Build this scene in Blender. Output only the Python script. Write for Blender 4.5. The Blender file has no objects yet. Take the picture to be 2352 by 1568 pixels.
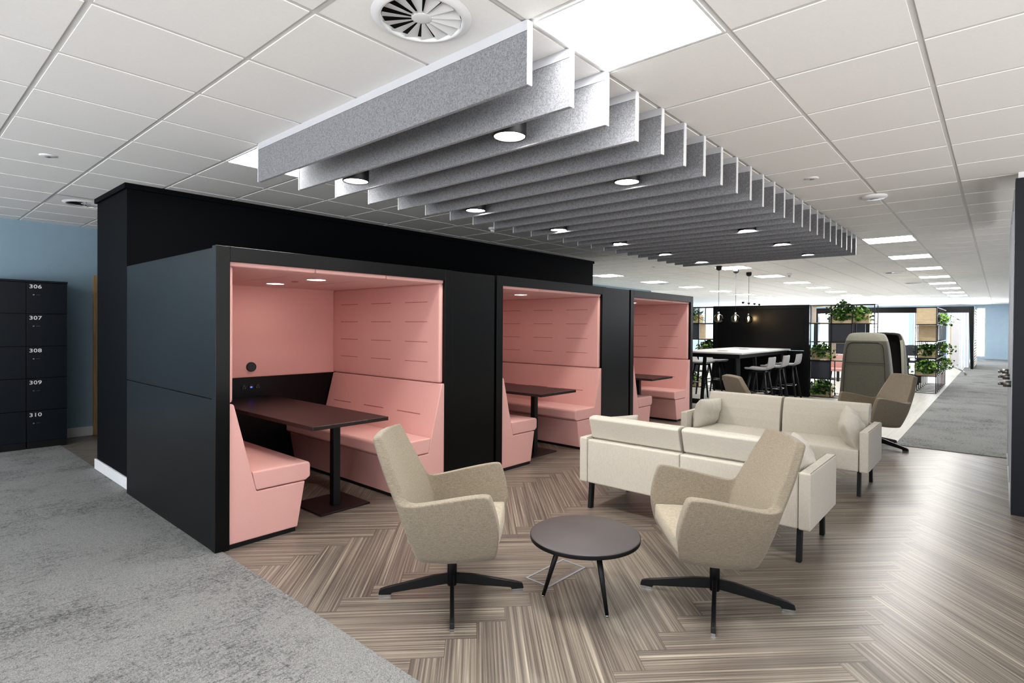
import bpy, bmesh, math, random
from mathutils import Vector, Matrix
random.seed(7)
R = math.radians
col = bpy.context.scene.collection
scn = bpy.context.scene
CEIL = 2.70
GX, GY, G = 0.5463, 2.0683, 0.6          # ceiling grid origin and module

# ------------------------------------------------------------------ materials
def lin(c):
    out = []
    for v in c:
        v /= 255.0
        out.append(v / 12.92 if v <= 0.04045 else ((v + 0.055) / 1.055) ** 2.4)
    return (out[0], out[1], out[2], 1.0)

def newmat(name):
    m = bpy.data.materials.new(name); m.use_nodes = True
    nt = m.node_tree
    return m, nt, nt.nodes['Principled BSDF']

def mth(nt, op, a, b=None):
    n = nt.nodes.new('ShaderNodeMath'); n.operation = op
    for i, v in enumerate((a, b)):
        if v is None: continue
        if isinstance(v, (int, float)): n.inputs[i].default_value = v
        else: nt.links.new(v, n.inputs[i])
    return n.outputs[0]

def noise(nt, vec, scale, detail=2.0, rough=0.5, dist=0.0):
    n = nt.nodes.new('ShaderNodeTexNoise')
    n.inputs['Scale'].default_value = scale; n.inputs['Detail'].default_value = detail
    n.inputs['Roughness'].default_value = rough; n.inputs['Distortion'].default_value = dist
    if vec is not None: nt.links.new(vec, n.inputs['Vector'])
    return n.outputs['Fac']

def mapping(nt, src, scale):
    n = nt.nodes.new('ShaderNodeMapping'); n.inputs['Scale'].default_value = scale
    nt.links.new(src, n.inputs['Vector']); return n.outputs['Vector']

def ramp(nt, fac, stops):
    n = nt.nodes.new('ShaderNodeValToRGB')
    e = n.color_ramp.elements
    while len(e) < len(stops): e.new(0.5)
    for k, (p, c) in enumerate(stops):
        e[k].position = p; e[k].color = c
    nt.links.new(fac, n.inputs['Fac']); return n.outputs['Color']

def coords(nt, which='Object'):
    return nt.nodes.new('ShaderNodeTexCoord').outputs[which]

def bump(nt, bsdf, height, strength=0.2, dist=0.002):
    n = nt.nodes.new('ShaderNodeBump')
    n.inputs['Strength'].default_value = strength; n.inputs['Distance'].default_value = dist
    nt.links.new(height, n.inputs['Height']); nt.links.new(n.outputs['Normal'], bsdf.inputs['Normal'])

def plain(name, c, rough=0.5, metal=0.0, spec=0.5, var=0.06, vscale=6.0):
    m, nt, b = newmat(name)
    c = lin(c)
    f = noise(nt, coords(nt), vscale, 3)
    lo = tuple(v * (1 - var) for v in c[:3]) + (1,); hi = tuple(min(1, v * (1 + var)) for v in c[:3]) + (1,)
    nt.links.new(ramp(nt, f, [(0.3, lo), (0.7, hi)]), b.inputs['Base Color'])
    b.inputs['Roughness'].default_value = rough; b.inputs['Metallic'].default_value = metal
    b.inputs['Specular IOR Level'].default_value = spec
    return m

def fabric(name, c1, c2, scale=420.0, rough=0.9, sheen=0.15, streak=None, bstr=0.25):
    m, nt, b = newmat(name)
    co = coords(nt)
    if streak == 'linen':
        a = noise(nt, mapping(nt, co, (1, 1, .06)), scale, 2, 0.6)
        d = noise(nt, mapping(nt, co, (.08, .08, 1)), scale, 2, 0.6)
    else:
        a = noise(nt, co, scale, 2, 0.6); d = noise(nt, co, scale * 2.1, 2, 0.6)
    f = mth(nt, 'ADD', mth(nt, 'MULTIPLY', a, 0.5), mth(nt, 'MULTIPLY', d, 0.5))
    nt.links.new(ramp(nt, f, [(0.36, lin(c1)), (0.64, lin(c2))]), b.inputs['Base Color'])
    b.inputs['Roughness'].default_value = rough
    b.inputs['Specular IOR Level'].default_value = 0.2
    b.inputs['Sheen Weight'].default_value = sheen
    bump(nt, b, f, bstr, 0.001)
    return m

def emit(name, c, s):
    m = bpy.data.materials.new(name); m.use_nodes = True
    nt = m.node_tree; nt.nodes.clear()
    e = nt.nodes.new('ShaderNodeEmission'); o = nt.nodes.new('ShaderNodeOutputMaterial')
    e.inputs['Color'].default_value = (c[0], c[1], c[2], 1); e.inputs['Strength'].default_value = s
    nt.links.new(e.outputs[0], o.inputs[0]); return m

def glassmat(name, tint=(1, 1, 1), refl=0.08):
    m = bpy.data.materials.new(name); m.use_nodes = True
    nt = m.node_tree; nt.nodes.clear()
    t = nt.nodes.new('ShaderNodeBsdfTransparent'); t.inputs['Color'].default_value = (*tint, 1)
    g = nt.nodes.new('ShaderNodeBsdfGlossy'); g.inputs['Roughness'].default_value = 0.03
    fr = nt.nodes.new('ShaderNodeFresnel'); fr.inputs['IOR'].default_value = 1.45
    mx = nt.nodes.new('ShaderNodeMixShader'); o = nt.nodes.new('ShaderNodeOutputMaterial')
    nt.links.new(fr.outputs[0], mx.inputs[0]); nt.links.new(t.outputs[0], mx.inputs[1]); nt.links.new(g.outputs[0], mx.inputs[2])
    nt.links.new(mx.outputs[0], o.inputs[0]); return m

PINK1, PINK2 = (220, 172, 167), (227, 181, 176)
M = {}
M['pink'] = fabric('pink_fabric', PINK1, PINK2, 300, 0.75, 0.12, None, 0.1)
M['pinkseam'] = plain('pink_seam', (176, 108, 102), 0.9)
M['black'] = plain('black_laminate', (9, 10, 12), 0.34, 0, 0.35, 0.04)
M['blackm'] = plain('black_metal', (20, 21, 24), 0.42, 0, 0.5, 0.03)
M['blackwall'] = plain('black_wall_paint', (7, 9, 14), 0.6, 0, 0.12, 0.05)
M['locker'] = plain('locker_laminate', (18, 26, 35), 0.42, 0, 0.4, 0.05)
M['blacktable'] = plain('black_table_laminate', (40, 30, 31), 0.33, 0, 0.5, 0.03)
M['cafetop'] = plain('coffee_table_laminate', (84, 79, 80), 0.45, 0, 0.45, 0.03)
M['blue'] = plain('blue_wall_paint', (148, 171, 186), 0.75, 0, 0.3, 0.02)
M['paleblue'] = plain('pale_blue_wall_paint', (190, 210, 226), 0.7, 0, 0.3, 0.02)
M['white'] = plain('white_paint', (225, 226, 228), 0.45, 0, 0.4, 0.02)
M['whitetop'] = plain('white_laminate', (222, 222, 224), 0.4, 0, 0.5, 0.02)
M['tile'] = plain('ceiling_tile', (240, 239, 238), 0.9, 0, 0.2, 0.012, 60)
M['grid'] = plain('ceiling_grid', (214, 213, 211), 0.6, 0, 0.3, 0.01)
M['alu'] = plain('aluminium', (205, 207, 212), 0.4, 0.3, 0.5, 0.02)
M['chrome'] = plain('chrome', (200, 202, 205), 0.2, 1.0, 0.5, 0.02)
M['steel'] = plain('brushed_steel', (150, 148, 145), 0.35, 0.9, 0.5, 0.05, 40)
M['greyrim'] = plain('floor_box_steel', (168, 172, 180), 0.45, 0.5, 0.5, 0.04)
M['felt'] = fabric('grey_felt', (104, 105, 109), (153, 154, 159), 130, 0.95, 0.1, None, 0.15)
M['feltdark'] = fabric('dark_felt', (58, 60, 66), (84, 86, 92), 160, 0.95, 0.1, None, 0.15)
M['armchair'] = fabric('beige_tweed', (122, 112, 98), (156, 146, 131), 620, 0.92, 0.2, 'linen', 0.15)
M['armchairseat'] = fabric('beige_tweed_lit_seat', (150, 141, 124), (180, 171, 154), 620, 0.92, 0.2, 'linen', 0.15)  # shell tweed made paler; light from above put into the seat colour
M['sofa'] = fabric('cream_fabric', (190, 185, 173), (210, 205, 195), 620, 0.9, 0.2, 'linen', 0.12)
M['sofaseam'] = plain('cream_seam', (150, 142, 126), 0.9)
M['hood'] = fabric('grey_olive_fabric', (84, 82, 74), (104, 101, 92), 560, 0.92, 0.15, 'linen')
M['hoodlit'] = fabric('grey_olive_fabric_lit_top', (132, 129, 117), (154, 151, 139), 330, 0.92, 0.15, 'linen')  # hood fabric lightened for top and rim; overhead light put into the colour
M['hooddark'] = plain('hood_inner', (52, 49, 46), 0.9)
M['stool'] = fabric('pale_grey_fabric', (168, 168, 170), (190, 190, 192), 300, 0.9, 0.15, None)
M['light'] = emit('panel_light', (1.0, 0.985, 0.96), 14.0)
M['spot'] = emit('downlight_glow', (1.0, 0.95, 0.87), 60.0)
M['podspot'] = emit('booth_light_glow', (1.0, 0.9, 0.8), 14.0)
M['filament'] = emit('bulb_glow', (1.0, 0.78, 0.45), 70.0)
M['bluelamp'] = emit('usb_glow', (0.05, 0.08, 1.0), 1.6)
M['glass'] = glassmat('clear_glass', (0.93, 0.95, 0.96))
M['smoke'] = glassmat('smoked_glass', (0.72, 0.66, 0.58))
M['digits'] = plain('white_lettering', (238, 238, 238), 0.5)
M['dark'] = plain('dark_void', (8, 8, 9), 0.9)
M['soil'] = plain('soil', (45, 36, 28), 0.95)
M['oak'] = None; M['ply'] = None

def wood(name, c1, c2, sc):
    m, nt, b = newmat(name)
    f = noise(nt, mapping(nt, coords(nt), sc), 3.0, 4, 0.6, 0.6)
    nt.links.new(ramp(nt, f, [(0.3, lin(c1)), (0.7, lin(c2))]), b.inputs['Base Color'])
    b.inputs['Roughness'].default_value = 0.5; return m
M['oak'] = wood('oak_trim', (158, 126, 84), (190, 160, 116), (14, 14, 1))
M['ply'] = wood('pale_plywood', (206, 184, 148), (224, 205, 172), (3, 2, 9))

def leafmat(name, c1, c2):
    m, nt, b = newmat(name)
    f = noise(nt, coords(nt), 22.0, 2)
    nt.links.new(ramp(nt, f, [(0.3, lin(c1)), (0.7, lin(c2))]), b.inputs['Base Color'])
    b.inputs['Roughness'].default_value = 0.4
    b.inputs['Transmission Weight'].default_value = 0.0
    b.inputs['Subsurface Weight'].default_value = 0.0
    return m
M['leaf'] = leafmat('leaf_green', (30, 66, 22), (70, 112, 40))
M['leafdark'] = leafmat('leaf_dark_green', (14, 40, 18), (38, 74, 30))
M['leaflight'] = leafmat('leaf_light_green', (110, 158, 62), (160, 196, 92))

def planks(name, stops, rough):
    m, nt, b = newmat(name)
    uv = nt.nodes.new('ShaderNodeUVMap'); uv.uv_map = 'grain'
    uv2 = nt.nodes.new('ShaderNodeUVMap'); uv2.uv_map = 'edge'
    s1 = noise(nt, mapping(nt, uv.outputs[0], (0.22, 24, 1)), 3.4, 2.6, 0.55, 0.18)
    s2 = noise(nt, mapping(nt, uv.outputs[0], (0.25, 7, 1)), 2.2, 2.0, 0.5, 0.3)
    s3 = noise(nt, mapping(nt, uv.outputs[0], (0.6, 70, 1)), 3.0, 2.0, 0.5)
    f = mth(nt, 'ADD', mth(nt, 'MULTIPLY', s1, 0.62), mth(nt, 'ADD', mth(nt, 'MULTIPLY', s2, 0.22), mth(nt, 'MULTIPLY', s3, 0.16)))
    colr = ramp(nt, f, stops)
    sep = nt.nodes.new('ShaderNodeSeparateXYZ'); nt.links.new(uv2.outputs[0], sep.inputs[0])
    # distance to the nearer plank edge in metres, across and along
    d = mth(nt, 'MINIMUM', sep.outputs[0], sep.outputs[1])
    e = mth(nt, 'LESS_THAN', d, 0.0013)
    mx = nt.nodes.new('ShaderNodeMixRGB'); mx.inputs[2].default_value = lin((72, 62, 56))
    nt.links.new(mth(nt, 'MULTIPLY', e, 0.75), mx.inputs[0]); nt.links.new(colr, mx.inputs[1])
    nt.links.new(mx.outputs[0], b.inputs['Base Color'])
    b.inputs['Roughness'].default_value = rough
    b.inputs['Specular IOR Level'].default_value = 0.5
    bump(nt, b, f, 0.06, 0.001)
    return m
M['planks'] = planks('striped_wood_plank', [(0.35, lin((84, 78, 73))), (0.46, lin((112, 104, 97))), (0.55, lin((140, 131, 121))), (0.63, lin((168, 159, 146))), (0.69, lin((196, 187, 171)))], 0.31)
M['paleplank'] = planks('pale_grey_plank', [(0.3, lin((168, 165, 158))), (0.7, lin((205, 202, 194)))], 0.45)

def carpetmat(name, c1, c2, c3):
    m, nt, b = newmat(name)
    co = coords(nt)
    fine = noise(nt, co, 260.0, 2, 0.7)
    sa = noise(nt, mapping(nt, co, (1.0, 4.0, 1)), 11.0, 7, 0.82, 0.4)
    sb = noise(nt, mapping(nt, co, (4.0, 1.0, 1)), 11.0, 7, 0.82, 0.4)
    big = noise(nt, co, 1.6, 3, 0.6)
    grain = noise(nt, co, 90.0, 2, 0.6)
    st = mth(nt, 'MAXIMUM', sa, mth(nt, 'SUBTRACT', sb, 0.03))
    thr = mth(nt, 'ADD', mth(nt, 'ADD', mth(nt, 'MULTIPLY', big, 0.42), mth(nt, 'MULTIPLY', st, 0.72)), mth(nt, 'MULTIPLY', grain, 0.34))
    base = ramp(nt, fine, [(0.35, lin(c1)), (0.65, lin(c2))])
    patch = ramp(nt, thr, [(0.75, (0, 0, 0, 1)), (0.90, (1, 1, 1, 1))])
    mx = nt.nodes.new('ShaderNodeMixRGB'); mx.inputs[2].default_value = lin(c3)
    nt.links.new(mth(nt, 'MULTIPLY', patch, 0.80), mx.inputs[0])
    nt.links.new(base, mx.inputs[1]); nt.links.new(mx.outputs[0], b.inputs['Base Color'])
    b.inputs['Roughness'].default_value = 0.95; b.inputs['Specular IOR Level'].default_value = 0.1
    bump(nt, b, fine, 0.5, 0.004)
    return m
M['carpet'] = carpetmat('grey_loop_carpet', (113, 113, 113), (161, 161, 160), (62, 62, 63))

# ------------------------------------------------------------------ geometry helpers
class MB:
    def __init__(s): s.bm = bmesh.new(); s.mi = 0
    def face(s, pts, mi=None):
        f = s.bm.faces.new([s.bm.verts.new(p) for p in pts]); f.material_index = s.mi if mi is None else mi; return f
    def box(s, x0, x1, y0, y1, z0, z1, mi=None):
        mi = s.mi if mi is None else mi
        v = [s.bm.verts.new(p) for p in ((x0,y0,z0),(x1,y0,z0),(x1,y1,z0),(x0,y1,z0),(x0,y0,z1),(x1,y0,z1),(x1,y1,z1),(x0,y1,z1))]
        for q in ((3,2,1,0),(4,5,6,7),(0,1,5,4),(1,2,6,5),(2,3,7,6),(3,0,4,7)):
            f = s.bm.faces.new([v[k] for k in q]); f.material_index = mi
        return s
    def prism(s, pts, axis, a, b, mi=None):
        # polygon in the two other axes (in x,y,z order), extruded along axis from a to b
        mi = s.mi if mi is None else mi
        def mk(p, t):
            q = list(p); q.insert(axis, t); return s.bm.verts.new(q)
        A = [mk(p, a) for p in pts]; B = [mk(p, b) for p in pts]
        n = len(pts)
        fs = [s.bm.faces.new(A), s.bm.faces.new(B[::-1])]
        for k in range(n): fs.append(s.bm.faces.new([A[(k+1) % n], A[k], B[k], B[(k+1) % n]]))
        for f in fs: f.material_index = mi
        return s
    def cone(s, p0, p1, r0, r1, n=12, caps=True, mi=None):
        mi = s.mi if mi is None else mi
        p0, p1 = Vector(p0), Vector(p1); d = (p1 - p0).normalized()
        u = d.orthogonal().normalized(); w = d.cross(u)
        ring = lambda c, r: [s.bm.verts.new(c + (u * math.cos(2*math.pi*k/n) + w * math.sin(2*math.pi*k/n)) * r) for k in range(n)]
        A, B = ring(p0, r0), ring(p1, r1); fs = []
        for k in range(n): fs.append(s.bm.faces.new([A[k], A[(k+1) % n], B[(k+1) % n], B[k]]))
        for f in fs: f.smooth = True
        if caps: fs += [s.bm.faces.new(A[::-1]), s.bm.faces.new(B)]
        for f in fs: f.material_index = mi
        return s
    def bar(s, p0, p1, w, h, mi=None, up=(0, 0, 1)):
        mi = s.mi if mi is None else mi
        p0, p1 = Vector(p0), Vector(p1); d = (p1 - p0).normalized(); up = Vector(up)
        a = d.cross(up)
        a = a.normalized() if a.length > 1e-4 else Vector((1, 0, 0)); b = a.cross(d).normalized()
        A = [s.bm.verts.new(p0 + a*x*w/2 + b*y*h/2) for x, y in ((-1,-1),(1,-1),(1,1),(-1,1))]
        B = [s.bm.verts.new(p1 + a*x*w/2 + b*y*h/2) for x, y in ((-1,-1),(1,-1),(1,1),(-1,1))]
        fs = [s.bm.faces.new(A[::-1]), s.bm.faces.new(B)]
        for k in range(4): fs.append(s.bm.faces.new([A[k], A[(k+1) % 4], B[(k+1) % 4], B[k]]))
        for f in fs: f.material_index = mi
        return s
    def tube(s, pts, r, n=6, mi=None):
        for a, b in zip(pts, pts[1:]): s.cone(a, b, r, r, n, True, mi)
        return s
    def lathe(s, prof, c=(0, 0, 0), n=32, mi=None, smooth=True):
        mi = s.mi if mi is None else mi
        rings = []
        for r, z in prof:
            if r < 1e-6: rings.append([s.bm.verts.new((c[0], c[1], c[2] + z))])
            else: rings.append([s.bm.verts.new((c[0] + r*math.cos(2*math.pi*k/n), c[1] + r*math.sin(2*math.pi*k/n), c[2] + z)) for k in range(n)])
        for A, B in zip(rings, rings[1:]):
            for k in range(n):
                a = [A[k % len(A)], A[(k+1) % len(A)]] if len(A) > 1 else [A[0]]
                b = [B[(k+1) % len(B)], B[k % len(B)]] if len(B) > 1 else [B[0]]
                if len(a) + len(b) >= 3:
                    f = s.bm.faces.new(a + b); f.material_index = mi; f.smooth = smooth
        return s
    def grid(s, rows, mi=None, smooth=True):
        mi = s.mi if mi is None else mi
        V = [[s.bm.verts.new(p) for p in r] for r in rows]
        for r0, r1 in zip(V, V[1:]):
            for k in range(len(r0) - 1):
                f = s.bm.faces.new([r0[k], r0[k+1], r1[k+1], r1[k]]); f.material_index = mi; f.smooth = smooth
        return V
    def build(s, name, mats, parent=None, bevel=0.0, seg=2, subsurf=0, smooth=None, normals=True, loc=None):
        if normals: bmesh.ops.recalc_face_normals(s.bm, faces=s.bm.faces[:])
        me = bpy.data.meshes.new(name); s.bm.to_mesh(me); s.bm.free()
        for m in (mats if isinstance(mats, (list, tuple)) else [mats]): me.materials.append(m)
        o = bpy.data.objects.new(name, me); col.objects.link(o)
        if parent is not None: o.parent = parent
        if loc is not None: o.location = loc
        if smooth is not None:
            for p in me.polygons: p.use_smooth = smooth
        if bevel:
            b = o.modifiers.new('bevel', 'BEVEL'); b.width = bevel; b.segments = seg; b.limit_method = 'ANGLE'; b.angle_limit = R(35)
        if subsurf:
            q = o.modifiers.new('subsurf', 'SUBSURF'); q.levels = subsurf; q.render_levels = subsurf
        return o

def box(name, m, x0, x1, y0, y1, z0, z1, parent=None, bevel=0.0, seg=2):
    return MB().box(x0, x1, y0, y1, z0, z1).build(name, m, parent, bevel, seg)
def tag(o, label=None, cat=None, group=None, kind=None):
    if label: o['label'] = label
    if cat: o['category'] = cat
    if group: o['group'] = group
    if kind: o['kind'] = kind
    return o
def thing(name, label, cat, loc=(0, 0, 0), rz=0.0, group=None):
    o = bpy.data.objects.new(name, None); o.empty_display_size = 0.1; col.objects.link(o)
    o.location = loc; o.rotation_euler = (0, 0, rz)
    return tag(o, label, cat, group)
def struct(o, label=None):
    o['kind'] = 'structure'
    if label: o['label'] = label
    return o
def dup(root, loc=None, rz=None, label=None, group=None):
    r = root.copy(); col.objects.link(r)
    if loc is not None: r.location = loc
    if rz is not None: r.rotation_euler = (0, 0, rz)
    if label: r['label'] = label
    if group: r['group'] = group
    for ch in list(root.children):
        c = ch.copy(); col.objects.link(c); c.parent = r
        for g in list(ch.children):
            d = g.copy(); col.objects.link(d); d.parent = c
    return r
ORD = ['first', 'second', 'third', 'fourth', 'fifth', 'sixth', 'seventh', 'eighth', 'ninth', 'tenth', 'eleventh', 'twelfth', 'thirteenth',
       'fourteenth', 'fifteenth', 'sixteenth', 'seventeenth', 'eighteenth', 'nineteenth', 'twentieth', 'twenty-first', 'twenty-second', 'twenty-third', 'twenty-fourth']

# ------------------------------------------------------------------ floors
def herringbone(x0, x1, y0, y1, w, n, xo, yo, z):
    L = n * w; s2 = math.sqrt(2); mb = MB(); bm = mb.bm
    g = bm.loops.layers.uv.new('grain'); e = bm.loops.layers.uv.new('edge')
    def clipped(P):
        xs = [p[0] for p in P]; ys = [p[1] for p in P]
        return max(xs) < x0 or min(xs) > x1 or max(ys) < y0 or min(ys) > y1
    def put(pq, along_p):
        # split across the middle both ways so that the edge distance can be interpolated exactly
        (pa, pb), (qa, qb) = pq
        P = [((p + q) / s2 + xo, (p - q) / s2 + yo) for p, q in ((pa, qa), (pb, qa), (pb, qb), (pa, qb))]
        if clipped(P): return
        ru, rv = random.uniform(0, 60), random.uniform(0, 60)
        ps = [pa, (pa + pb) / 2, pb]; qs = [qa, (qa + qb) / 2, qb]
        for i in range(2):
            for j in range(2):
                cs = [(ps[i], qs[j]), (ps[i+1], qs[j]), (ps[i+1], qs[j+1]), (ps[i], qs[j+1])]
                f = bm.faces.new([bm.verts.new(((p + q) / s2 + xo, (p - q) / s2 + yo, z)) for p, q in cs])
                for lp, (p, q) in zip(f.loops, cs):
                    u, v = (p - pa, q - qa) if along_p else (q - qa, p - pa)
                    lp[g].uv = (u + ru, v + rv)
                    lp[e].uv = (min(p - pa, pb - p), min(q - qa, qb - q))
    N = int(14 / w)
    for j in range(-N, N):
        for i0 in range(-N, N):
            k = (i0 - j) % (2 * n)
            if k == 0: put(((i0 * w, i0 * w + L), (j * w, (j + 1) * w)), True)
            if (i0 - j) % (2 * n) == 2 * n - 1: put(((i0 * w, (i0 + 1) * w), (j * w, j * w + L)), False)
    for f in bm.faces:
        f.normal_update()
        if f.normal.z < 0: f.normal_flip()
    return mb
fl = herringbone(1.25, 8.6, -3.2, 9.0, 0.1435, 7, 2.354 - 0.71, 2.645, 0.0).build('floor', M['planks'], normals=False)
struct(fl, 'striped brown wood floor laid in a herringbone pattern')
def plank_rows(x0, x1, y0, y1, z):
    mb = MB(); bm = mb.bm
    g = bm.loops.layers.uv.new('grain'); e = bm.loops.layers.uv.new('edge')
    w, L = 0.2, 1.2
    ny = int((y1 - y0) / w) + 1
    for j in range(ny):
        x = x0 - random.uniform(0, L)
        while x < x1:
            a, b = max(x, x0), min(x + L, x1); ya, yb = y0 + j * w, min(y0 + (j + 1) * w, y1)
            if b > a and yb > ya:
                f = mb.face([(a, ya, z), (b, ya, z), (b, yb, z), (a, yb, z)])
                ru, rv = random.uniform(0, 50), random.uniform(0, 50)
                for lp, (u, v) in zip(f.loops, ((0, 0), (b - a, 0), (b - a, yb - ya), (0, yb - ya))):
                    lp[g].uv = (u + ru, v + rv); lp[e].uv = (1, 1)
            x += L
    return mb
struct(plank_rows(8.43, 36.0, 0.98, 12.0, 0.003).build('floor_planks', M['paleplank'], normals=False), 'pale grey plank floor of the far office area')
mb = MB(); mb.box(-4.5, 1.46, -3.2, 9.0, -0.03, 0.006)
struct(mb.build('floor_carpet', M['carpet']), 'grey mottled carpet beside the black booth wall')
mb = MB(); mb.box(8.43, 36.0, -5.0, 0.98, -0.03, 0.006)
struct(mb.build('floor_corridor', M['carpet']), 'grey mottled carpet of the far corridor')

# ------------------------------------------------------------------ ceiling
LX0, LX1, RY0, RY1 = -8, 60, -9, 17
lights = [(2.5, -1.5), (2.5, 3.5)]
lights += [(l, -1.5) for l in (14.5, 18.5, 22.5, 26.5, 30.5, 34.5, 38.5, 42.5, 52.5)] + [(46.5, -2.5)]
lights += [(l, 3.5) for l in (18.5, 22.5, 26.5, 30.5, 34.5, 38.5, 42.5)]
lights += [(l, 8.5) for l in (18.5, 22.5, 26.5, 30.5, 34.5, 38.5, 42.5)]
lights += [(-3.5, -3.5), (-3.5, 1.5), (-3.5, 6.5), (-3.5, 10.5)]  # unseen panels added to light the armchairs and the locker corner
vents = [(1.5, -0.5), (1.5, 8.5), (23.5, -0.5), (29.5, -0.5), (23.5, 8.5)]
skip = {(int(math.floor(a)), int(math.floor(b))) for a, b in lights + vents}
mb = MB()
for L in range(LX0, LX1):
    for r in range(RY0, RY1):
        if (L, r) in skip: continue
        x, y = GX + L * G, GY + r * G
        if y + G < -4.6 or y > 8.95 and x < 17.3: continue
        h = 0.0125; a, b, c, d = x + h, x + G - h, y + h, y + G - h; z0, z1 = CEIL, CEIL + 0.004
        mb.face([(a, c, z0), (a, d, z0), (b, d, z0), (b, c, z0)], 0)
        mb.face([(a, c, z0), (b, c, z0), (b, c, z1), (a, c, z1)], 0); mb.face([(b, d, z0), (a, d, z0), (a, d, z1), (b, d, z1)], 0)
        mb.face([(a, d, z0), (a, c, z0), (a, c, z1), (a, d, z1)], 0); mb.face([(b, c, z0), (b, d, z0), (b, d, z1), (b, c, z1)], 0)
mb.face([(GX + LX0 * G, GY + RY0 * G, CEIL + 0.004), (GX + LX0 * G, GY + RY1 * G, CEIL + 0.004), (GX + LX1 * G, GY + RY1 * G, CEIL + 0.004), (GX + LX1 * G, GY + RY0 * G, CEIL + 0.004)], 1)
struct(mb.build('ceiling', [M['tile'], M['grid']], normals=False), 'white suspended ceiling of square tiles')

def light_panel(L, r, label, group):
    x, y = GX + L * G, GY + r * G; h = 0.29
    t = thing('ceiling_light', label, 'ceiling light', (x, y, CEIL), 0, group)
    m = MB(); z0, z1 = -0.004, 0.007
    m.box(-h, h, -h, -h + .012, z0, z1); m.box(-h, h, h - .012, h, z0, z1); m.box(-h, -h + .012, -h + .012, h - .012, z0, z1); m.box(h - .012, h, -h + .012, h - .012, z0, z1)
    m.build('frame', M['white'], t)
    MB().box(-h + .012, h - .012, -h + .012, h - .012, 0.0, 0.006).build('diffuser', M['light'], t)
    return t
lp0 = None
lanes = {-1.5: 'the row leading down to the corridor', -2.5: 'a row of its own beside the corridor lights', 3.5: 'the row over the office beyond the pendant lamps', 8.5: 'the row over the far side of the booths', -3.5: ''}
cnt = {}
for L, r in lights:
    if (L, r) == (2.5, -1.5): lb = 'large bright square ceiling light in front of the felt baffles'
    elif (L, r) == (2.5, 3.5): lb = 'square ceiling light half hidden by the first felt baffle'
    elif L < 0: lb = 'unseen square ceiling light added for fill above the near grey carpet, %s counting towards the lockers' % ORD[min(3, int((r + 3.5) / 4.6))]
    elif r == -2.5: lb = 'thin bright ceiling light by itself nearest the far window wall'
    else:
        cnt[r] = cnt.get(r, 0) + 1
        lb = 'square ceiling light, %s in %s' % (ORD[cnt[r] - 1], lanes[r])
    if lp0 is None: lp0 = light_panel(L, r, lb, 'square ceiling lights')
    else: dup(lp0, (GX + L * G, GY + r * G, CEIL), 0, lb)

def vent(L, r, label):
    t = thing('ceiling_vent', label, 'ceiling vent', (GX + L * G, GY + r * G, CEIL), 0, 'round swirl vents')
    m = MB(); h = 0.2875
    n = 40; ri = 0.176
    # square plate with a round hole
    ring = [(ri * math.cos(2*math.pi*k/n), ri * math.sin(2*math.pi*k/n)) for k in range(n)]
    outer = []
    for k in range(n):
        a = 2*math.pi*k/n; q = max(abs(math.cos(a)), abs(math.sin(a))); outer.append((h * math.cos(a) / q, h * math.sin(a) / q))
    for k in range(n):
        j = (k + 1) % n
        m.face([(*ring[k], 0), (*ring[j], 0), (*outer[j], 0), (*outer[k], 0)])
    m.build('plate', M['tile'], t)
    MB().lathe([(0.200, 0.0), (0.186, -0.008), (0.172, -0.014), (0.163, -0.014), (0.159, -0.006), (0.159, 0.03)], n=48).build('rim', M['white'], t)
    m = MB(); m.lathe([(0.0, 0.0035), (0.16, 0.0035)], n=32); m.build('recess', M['dark'], t)
    m = MB()
    nb = 14
    for k in range(nb):
        a0 = -2*math.pi*k/nb; a1 = a0 - 2*math.pi/nb * 0.78
        p = [(0.04*math.cos(a0), 0.04*math.sin(a0), -0.006), (0.158*math.cos(a0), 0.158*math.sin(a0), -0.012),
             (0.158*math.cos((a0+a1)/2), 0.158*math.sin((a0+a1)/2), -0.006), (0.158*math.cos(a1), 0.158*math.sin(a1), 0.000), (0.04*math.cos(a1), 0.04*math.sin(a1), -0.003)]
        m.face(p)
    m.build('blades', M['white'], t, normals=False)
    MB().lathe([(0, -0.006), (0.034, -0.006), (0.042, -0.004), (0.042, 0.01)], n=24).build('hub', M['white'], t)
    return t
v0 = vent(1.5, -0.5, 'large round swirl air vent beside the bright near ceiling light')
for (L, r), lb in zip(vents[1:], ['round swirl air vent above the lockers, cut off by the black wall', 'round air vent beside the corridor lights, nearer of two',
                                  'round air vent beside the corridor lights, farther of two', 'round air vent over the far side of the booths']):
    dup(v0, (GX + L * G, GY + r * G, CEIL), 0, lb)

def detector(x, y, r, h, name, label, cat='smoke detector', drop=False):
    t = thing(name, label, cat, (x, y, CEIL))
    MB().lathe([(r, 0.0), (r, -h * .5), (r * .8, -h), (0, -h)], n=28).build('housing', M['white'], t)
    if drop:
        MB().lathe([(r * .55, -h * 1.0), (r * .55, -h * 1.5), (r * .3, -h * 2.2), (0, -h * 2.2)], n=20).build('sensor', M['alu'], t)
    else:
        MB().lathe([(r * .35, -h - .001), (r * .3, -h - .004), (0, -h - .004)], n=18).build('sensor', M['greyrim'], t)
    return t
detector(0.846, 5.338, 0.05, 0.008, 'ceiling_sensor', 'small flush round sensor in the ceiling above the lockers', 'sensor')
detector(5.074, 1.181, 0.05, 0.008, 'ceiling_sensor', 'small flush round sensor in the ceiling right of the felt baffles', 'sensor')
detector(6.12, 0.895, 0.105, 0.026, 'ceiling_speaker', 'white round disc unit fixed under the ceiling right of the baffles', 'ceiling speaker')
detector(5.111, 4.848, 0.05, 0.03, 'smoke_detector', 'small white smoke detector under the ceiling behind the baffles', drop=True)
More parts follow.
